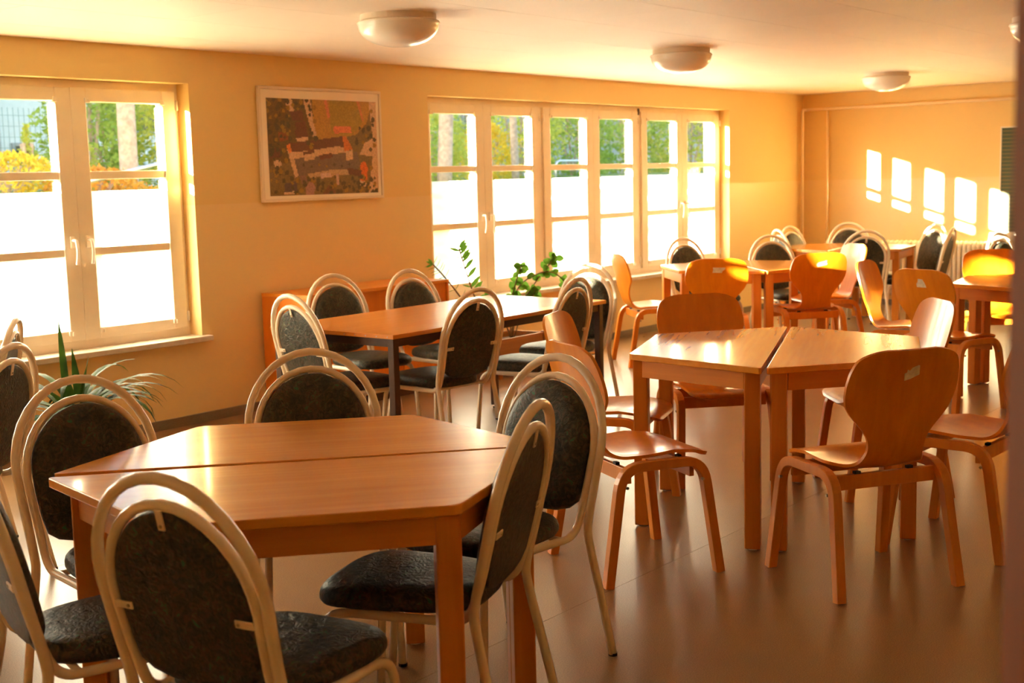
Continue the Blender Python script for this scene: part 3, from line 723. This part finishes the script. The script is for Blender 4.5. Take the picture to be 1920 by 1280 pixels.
# ------------------------------------------------------------------ plants
def ribbon(base, az, length, rise, droop, width, n=10, fold=.25, tipw=.05):
    # strap leaf: starts steep, arches over by gravity
    vs = []; fs = []; p = Vector(base); el = rise; st = length / n
    for i in range(n + 1):
        u = i / n; w = width * (0.55 + .45 * min(1, u * 4)) * (1 - max(0, (u - .55) / .45) ** 1.8 * (1 - tipw))
        d = Vector((math.cos(az) * math.cos(el), math.sin(az) * math.cos(el), math.sin(el)))
        sd = Vector((-math.sin(az), math.cos(az), 0)); nn = sd.cross(d)
        for k in (-1, 0, 1): vs.append(p + sd * (k * w / 2) - nn * (abs(k) * -w * fold))
        p = p + d * st; el -= droop / n * (0.5 + u)
    for i in range(n):
        for k in range(2): a = i * 3 + k; fs.append((a, a + 1, a + 4, a + 3))
    return MB().add(vs, fs)
def clivia():
    t = thing('strap_leaf_plant', 'potted plant with long arching dark green strap leaves under the left window', 'plant', (-9.78, -.55, 0))
    obj('pot', MB().lathe([(0, .0), (.10, 0), (.135, .20), (.145, .205), (.145, .235), (.132, .235), (.125, .19), (0, .19)], 28).mesh('pot', 'terracotta', smooth=False), t)
    obj('stand', MB().lathe([(0, .0), (.14, 0), (.14, .012), (0, .012)], 28).mesh('saucer', 'terracotta'), t)
    obj('soil', MB().lathe([(0, .205), (.128, .20)], 24).mesh('soil', 'soil'), t)
    r_ = random.Random(11)
    spec = [(R(100), .62, R(88), R(5), .050), (R(-20), .42, R(84), R(12), .044), (R(80), .46, R(84), R(10), .046), (R(-60), .40, R(80), R(15), .042)]
    for k in range(40):
        spec.append((r_.uniform(0, 2 * PI), r_.uniform(.38, .66), R(r_.uniform(48, 82)), R(r_.uniform(95, 170)), r_.uniform(.032, .048)))
    for k in range(9):
        spec.append((R(r_.uniform(-75, 10)), r_.uniform(.55, .74), R(r_.uniform(50, 72)), R(r_.uniform(110, 150)), r_.uniform(.030, .042)))
    for az, ln, ri, dr, w in spec:
        b_ = (r_.uniform(-.03, .03), r_.uniform(-.03, .03), .20)
        obj('leaf', ribbon(b_, az, ln, ri, dr, w, 11, .12).mesh('leaf', 'leaf_strap', smooth=True), t)
    return t
clivia()
# planter with two glossy-leaved plants
t = thing('planter_box', 'low square wooden planter box behind the dark-legged table', 'planter', (-5.95, -.40, 0), R(2))
for (x0, x1, y0, y1) in ((-.30, .30, -.17, -.15), (-.30, .30, .15, .17), (-.30, -.28, -.15, .15), (.28, .30, -.15, .15)):
    for k in range(2): obj('board', MB().box(x0, x1, y0, y1, .04 + k * .13, .165 + k * .13).mesh('board', 'planter_wood', bev=.002), t)
for x in (-.295, .295):
    for y_ in (-.165, .165): obj('post', MB().box(x - .02, x + .02, y_ - .02, y_ + .02, 0, .305).mesh('post', 'planter_wood', bev=.002), t)
obj('planter_floor', MB().box(-.28, .28, -.15, .15, .04, .06).mesh('planter_floor', 'planter_wood'), t)
obj('soil', MB().box(-.28, .28, -.15, .15, .06, .25).mesh('soil', 'soil'), t)
def oval_leaf(l, w, fold=.15, bend=.2, n=7):
    vs = []; fs = []
    for i in range(n + 1):
        u = i / n; ww = w / 2 * math.sin(PI * min(1, max(0, .03 + u * .95))) ** .75
        z = -bend * l * u * u
        for k in (-1, 0, 1): vs.append((l * u, k * ww, z + abs(k) * ww * fold))
    for i in range(n):
        for k in range(2): a = i * 3 + k; fs.append((a, a + 1, a + 4, a + 3))
    return MB().add(vs, fs)
lz = oval_leaf(.088, .029).mesh('leaf', 'leaf_zz', smooth=True); ls = oval_leaf(.075, .014).mesh('leaf', 'leaf_zz', smooth=True); lr = oval_leaf(.072, .058, .1, .15).mesh('leaf', 'leaf_zz', smooth=True)
def place_leaf(me, par, p, direc, nrm, sc=1):
    d = Vector(direc).normalized(); n_ = Vector(nrm); n_ = (n_ - d * n_.dot(d)).normalized(); y_ = n_.cross(d)
    o = obj('leaf', me, par); o.matrix_local = Matrix.Translation(p) @ Matrix((d, y_, n_)).transposed().to_4x4() @ Matrix.Scale(sc, 4); return o
VR = Vector((.628, -.778, 0)); VF = Vector((.778, .628, 0)); VU = Vector((0, 0, 1))
# zamioculcas: two feathered stems
t = thing('feathered_plant', 'plant with two feather-like stems of narrow leaves before the long window', 'plant', (-6.20, -.40, .25))
r_ = random.Random(5)
def stem(par, pts, r0=.006):
    p = catmull(pts, 6); obj('stem', MB().tube(p, r0, 7).mesh('stem', 'stem_brown', smooth=True), par); return p
pA = stem(t, [(0, 0, 0), (-.02, .01, .22), (-.10, .04, .48), (-.155, .06, .66), (-.175, .07, .74)])
pB = stem(t, [(.01, 0, 0), (-.05, .02, .18), (-.19, .08, .40), (-.30, .13, .55), (-.37, .16, .63)])
n = len(pA)
for k in range(9):
    u = .40 + .60 * k / 8.5; P_ = pA[min(n - 1, int(u * n))]
    place_leaf(lz, t, P_, VR * .62 + VU * .85 + VF * .1, -VF + VU * .5, 1.28 - .04 * k)
    if k % 2: place_leaf(ls if k < 7 else lz, t, P_, -VR * .95 + VU * .35, -VF + VU * .4, .9)
for k in range(9):
    u = .40 + .58 * k / 8; P_ = pB[min(len(pB) - 1, int(u * len(pB)))]
    place_leaf(ls, t, P_, VR * .65 + VU * .8 + VF * .15, -VF * .2 + VR * .9, .95); place_leaf(ls, t, P_, -VR * .95 - VU * .15, -VF * .3 + VU, .9)
for k in range(3): place_leaf(lz, t, pB[-1], -VR * (.9 - .2 * k) + VU * (.1 + .3 * k) - VU * .4 * (k == 0), -VF + VU * .5, .62)
# round-leaved plant
t = thing('round_leaf_plant', 'bushy plant with round green leaves on bent stems before the long window', 'plant', (-5.86, -.40, .25))
br = [[(0, 0, 0), (.02, 0, .20), (.05, 0, .34), (.10, -.06, .45), (.20, -.20, .52), (.28, -.29, .46), (.31, -.33, .34)],
      [(0, .01, 0), (.0, .01, .22), (.03, .0, .36), (.06, -.03, .50), (.08, -.05, .57)],
      [(.02, 0, 0), (.07, -.04, .18), (.13, -.10, .30), (.15, -.12, .38)],
      [(-.01, 0, 0), (-.05, .04, .16), (-.10, .10, .27), (-.13, .14, .33)],
      [(0, 0, 0), (.05, -.02, .22), (.13, -.09, .38), (.22, -.20, .56), (.26, -.24, .62)]]
for bi, pts in enumerate(br):
    pp = stem(t, pts, .005)
    for k in range(16):
        u = .42 + .58 * k / 15; P_ = pp[min(len(pp) - 1, int(u * len(pp)))]; a = k * 2.4 + bi
        d = VR * math.cos(a) + VU * (math.sin(a) * .9 + .1) - VF * .25 * math.cos(a * 1.7)
        place_leaf(lr, t, P_, d, -VF + VU * .35 + VR * r_.uniform(-.5, .5), r_.uniform(.7, 1.0))

# ------------------------------------------------------------------ outdoors
gm = []
xs = [-60 + 6 * i for i in range(26)]; yy_ = [.31, 1.5, 3, 5, 7, 10, 16, 30, 60, 120]; zz_ = [.05, .1, .55, 1.05, 1.38, 1.46, 1.48, 1.5, 1.5, 1.5]
vs = [(x, yv, z + .05 * math.sin(x * 1.3 + yv)) if yv > 2 else (x, yv, z) for yv, z in zip(yy_, zz_) for x in xs]
fs = [(j * 26 + i, j * 26 + i + 1, (j + 1) * 26 + i + 1, (j + 1) * 26 + i) for j in range(9) for i in range(25)]
struct(obj('garden_ground', MB().add(vs, fs).mesh('garden_ground', 'grass_ground', smooth=True)), 'grassy bank outside the windows')
def bush(name, label, loc, rx, ry, h, mat, n, ls_, group='shrubs outside the windows', cone=False, seed=0, trunk=True):
    r_ = random.Random(seed * 31 + 5); t = thing(name, label, 'shrub', loc, 0, group)
    vs = []; fs = []
    for _ in range(n):
        u = r_.random(); a = r_.uniform(0, 2 * PI); z = h * u
        prof_ = (1 - u) ** .8 if cone else math.sin(PI * min(1, .18 + u * .82)) ** .6
        k = (r_.uniform(.35, 1) ** .5) * prof_ * (1 + .22 * math.sin(3 * a + 9 * u + seed))
        c = Vector((math.cos(a) * rx * k, math.sin(a) * ry * k, z))
        d = Vector((r_.gauss(0, 1), r_.gauss(0, 1), r_.gauss(0, .7) + .2)).normalized(); q = d.orthogonal().normalized(); q = Matrix.Rotation(r_.uniform(0, 6), 3, d) @ q
        l = ls_ * r_.uniform(.6, 1.3); w = l * .5; o = len(vs)
        vs += [c, c + d * l * .5 + q * w * .5, c + d * l, c + d * l * .5 - q * w * .5]; fs.append((o, o + 1, o + 2, o + 3))
    obj('foliage', MB().add(vs, fs).mesh('foliage', mat), t)
    if trunk:
        m_ = MB()
        for k in range(4):
            a = k * 1.6 + seed; m_.tube([(0, 0, -.05), (math.cos(a) * rx * .2, math.sin(a) * ry * .2, h * .4), (math.cos(a) * rx * .35, math.sin(a) * ry * .35, h * .75)], .03, 6)
        obj('stem', m_.mesh('stem', 'bark'), t)
    return t
B = [ # name, label, X, Y, rx, ry, h, mat, n, leaf, cone
 ('hedge_shrub', 'golden yellow hedge shrub outside the left casement', -4.75, 8.6, .85, .5, .62, 'leaf_yellow', 2600, .07, False),
 ('hedge_shrub', 'copper orange hedge shrub outside the left casement', -3.75, 8.2, .7, .45, .42, 'leaf_orange', 2000, .07, False),
 ('conifer_shrub', 'small pointed conifer behind the golden hedge', -3.55, 10.2, .22, .22, 1.0, 'leaf_lime', 900, .06, True),
 ('conifer_shrub', 'second small pointed conifer right of the first behind the golden hedge', -2.75, 10.0, .26, .26, .85, 'leaf_lime', 900, .06, True),
 ('leafy_shrub', 'tall green shrub left of the trunk in the left window', -1.75, 11.4, .80, .6, 2.9, 'leaf_green', 4200, .11, False),
 ('leafy_shrub', 'tall lime shrub right of the trunk in the left window', .15, 11.6, .95, .7, 2.9, 'leaf_lime', 4200, .11, False),
 ('leafy_shrub', 'lime shrub at the right edge of the left window view', 1.15, 10.6, .7, .6, 2.6, 'leaf_lime', 3000, .11, False),
 ('leafy_shrub', 'low green shrub at the foot of the trunk in the left window', -.6, 12.6, .8, .6, 1.6, 'leaf_green', 2200, .11, False),
 ('leafy_shrub', 'green shrub left of the thick trunk in the long window', 4.1, 10.2, .7, .6, 2.2, 'leaf_green', 2600, .10, False),
 ('leafy_shrub', 'yellow-green shrub right of the thick trunk in the long window', 6.0, 11.0, .8, .7, 1.5, 'leaf_lime', 2600, .10, False),
 ('leafy_shrub', 'bright lime shrub between the two thin trunks', 8.3, 11.6, .9, .7, 1.3, 'leaf_yellow', 2000, .10, False),
 ('leafy_shrub', 'green shrub behind the two thin trunks', 8.3, 13.6, 1.3, .9, 2.1, 'leaf_green', 2800, .12, False),
 ('leafy_shrub', 'lime shrub seen through the third sash of the long window', 11.2, 13.0, 1.3, 1.0, 2.6, 'leaf_lime', 3200, .13, False),
 ('leafy_shrub', 'green shrub seen through the fourth sash of the long window', 14.0, 13.4, 1.6, 1.1, 2.3, 'leaf_green', 3200, .14, False),
 ('leafy_shrub', 'broad green shrub seen through the fifth sash of the long window', 17.4, 13.8, 1.9, 1.2, 2.9, 'leaf_green', 3400, .15, False),
 ('leafy_shrub', 'pale green shrub seen through the last sash of the long window', 21.0, 14.0, 2.0, 1.2, 2.8, 'leaf_lime', 3200, .16, False),
]
for i, (nm, lab, x, yv, rx, ry, h, mt, n, lf, cone) in enumerate(B):
    bush(nm, lab, (x, yv, 1.40 if yv > 9 else 1.33), rx, ry, h, mt, n, lf, seed=i, cone=cone)
def trunk(label, base, top, r0, r1):
    t = thing('tree', label, 'tree', base, 0, 'trees outside the windows')
    P_ = catmull([(0, 0, -.1), tuple((Vector(top) - Vector(base)) * .45 + Vector((.04, 0, 0))), tuple(Vector(top) - Vector(base))], 6)
    rad = [1 - (1 - r1 / r0) * i / (len(P_) - 1) for i in range(len(P_))]
    obj('trunk', MB().sweep(P_, [(r0 * math.cos(2 * PI * k / 12), r0 * math.sin(2 * PI * k / 12)) for k in range(12)], radii=rad).mesh('trunk', 'bark', smooth=True), t)
    vs = []; fs = []; r_ = random.Random(int(r0 * 1e4)); tp_ = Vector(top) - Vector(base)
    for _ in range(1500):
        d0 = Vector((r_.gauss(0, 1), r_.gauss(0, 1), r_.gauss(0, .8))).normalized() * r_.uniform(.4, 1.0) ** .6 * 1.6; c = tp_ + d0
        d = Vector((r_.gauss(0, 1), r_.gauss(0, 1), r_.gauss(0, 1))).normalized(); q = d.orthogonal().normalized(); l = .16; o = len(vs)
        vs += [c, c + d * l * .5 + q * l * .25, c + d * l, c + d * l * .5 - q * l * .25]; fs.append((o, o + 1, o + 2, o + 3))
    obj('crown', MB().add(vs, fs).mesh('crown', 'leaf_green'), t)
trunk('tree with pale bark outside the left casement', (-2.72, 9.0, 1.40), (-2.78, 9.0, 7.5), .13, .11)
trunk('tree with thick pale trunk outside the first sash of the long window', (3.95, 9.0, 1.40), (4.35, 9.0, 7.5), .14, .11)
trunk('tree with thin bent trunk outside the second sash, left of two', (8.05, 10.6, 1.40), (7.75, 10.6, 7.0), .085, .06)
trunk('tree with thin straight trunk outside the second sash, right of two', (8.8, 10.6, 1.40), (9.0, 10.6, 7.0), .085, .07)
tag(obj('handrail', MB().tube([(-5.6, 6.0, 1.52), (-4.2, 6.0, 1.80), (-2.5, 6.0, 2.1)], .025, 8).tube([(-5.6, 6.0, 1.52), (-5.6, 6.0, 1.1)], .022, 8).tube([(-2.5, 6.0, 2.1), (-2.5, 6.0, 1.1)], .022, 8).mesh('handrail', 'galvanised', smooth=True)), 'galvanised sloping handrail outside the left casement', 'handrail')
lo = fillet([(6.0, 8.0, 1.2), (6.0, 8.0, 1.78), (7.15, 8.0, 1.78), (7.15, 8.0, 1.2)], .15, 5)
tag(obj('tube_barrier', MB().tube(lo, .022, 8).mesh('tube_barrier', 'galvanised', smooth=True)), 'galvanised tube barrier outside the third sash of the long window', 'barrier')
def fence(label, x0, x1, yv, z0, z1):
    t = thing('mesh_fence', label, 'fence', (x0, yv, z0), 0, 'wire mesh fences outside'); L_ = x1 - x0; hh = z1 - z0
    k = 0.0
    while k <= L_ + .01: obj('post', MB().tube([(k, 0, 0), (k, 0, hh + .05)], .025, 6).mesh('post', 'fence_green'), t); k += 2.5
    m_ = MB(); k = 0.0
    while k < L_: m_.box(k - .003, k + .003, -.003, .003, .05, hh); k += .10
    for q in range(8): m_.box(0, L_, -.005, .001, .05 + q * hh / 8, .056 + q * hh / 8)
    obj('wire_mesh', m_.mesh('wire_mesh', 'fence_green'), t)['kind'] = 'stuff'
fence('green wire mesh fence before the pale house', -3.0, 4.5, 14.0, 1.42, 2.9)
fence('green wire mesh fence behind the shrubs of the long window', 6.0, 26.0, 17.0, 1.42, 3.2)
def house(label, x0, x1, y0, y1, z0, z1, wallm, wins, roof=1.6):
    t = thing('house', label, 'building', (x0, y0, z0), 0, 'houses beyond the garden'); w, d, h = x1 - x0, y1 - y0, z1 - z0
    obj('wall', MB().box(0, w, 0, d, 0, h).mesh('wall', wallm), t)
    if roof: obj('roof', MB().add([(-.3, -.4, h), (w + .3, -.4, h), (w + .3, d + .4, h), (-.3, d + .4, h), (-.3, d / 2, h + roof), (w + .3, d / 2, h + roof)], [(0, 1, 5, 4), (2, 3, 4, 5), (0, 4, 3), (1, 2, 5), (0, 3, 2, 1)]).mesh('roof', 'house_roof'), t)
    for (a, b_, c, d_) in wins:
        f = obj('window', MB().box(a, b_, -.06, .02, c, d_).mesh('window', 'house_grey', bev=.01), t)
        obj('pane', MB().box(a + .08, b_ - .08, -.065, -.055, c + .08, d_ - .08).mesh('pane', 'window_dark'), f)
house('pale blue-grey house seen through the left casement', -10, 2.7, 22, 30, 1.3, 7.5, 'house_pale', [(2, 3.4, 2.2, 3.8), (5, 6.4, 2.2, 3.8)])
house('light grey house with a dark doorway right of the pale house', 3.4, 12.5, 23, 30, 1.3, 7.0, 'house_light', [(.25, .75, .1, 1.35), (3, 4.6, 1.6, 3.2), (6, 7.6, 1.6, 3.2)])
house('grey house with vertical cladding behind the long window shrubs', 14, 44, 22, 32, 1.3, 8.5, 'house_grey', [(1.5, 3.2, 1.6, 3.4), (5.5, 7.2, 1.6, 3.4), (10, 11.8, 1.6, 3.4), (15, 16.8, 1.6, 3.4), (20, 22, 1.6, 3.4)])
house('tall unseen house block added left of the garden to shade the shrubs', -29, -24, 13.3, 40, 0.0, 11.0, 'house_pale', [(1.5, 3.2, 1.6, 3.4), (1.5, 3.2, 5.6, 7.4)], 2.0)  # added out of view as a shade caster, keeps direct sun off the garden
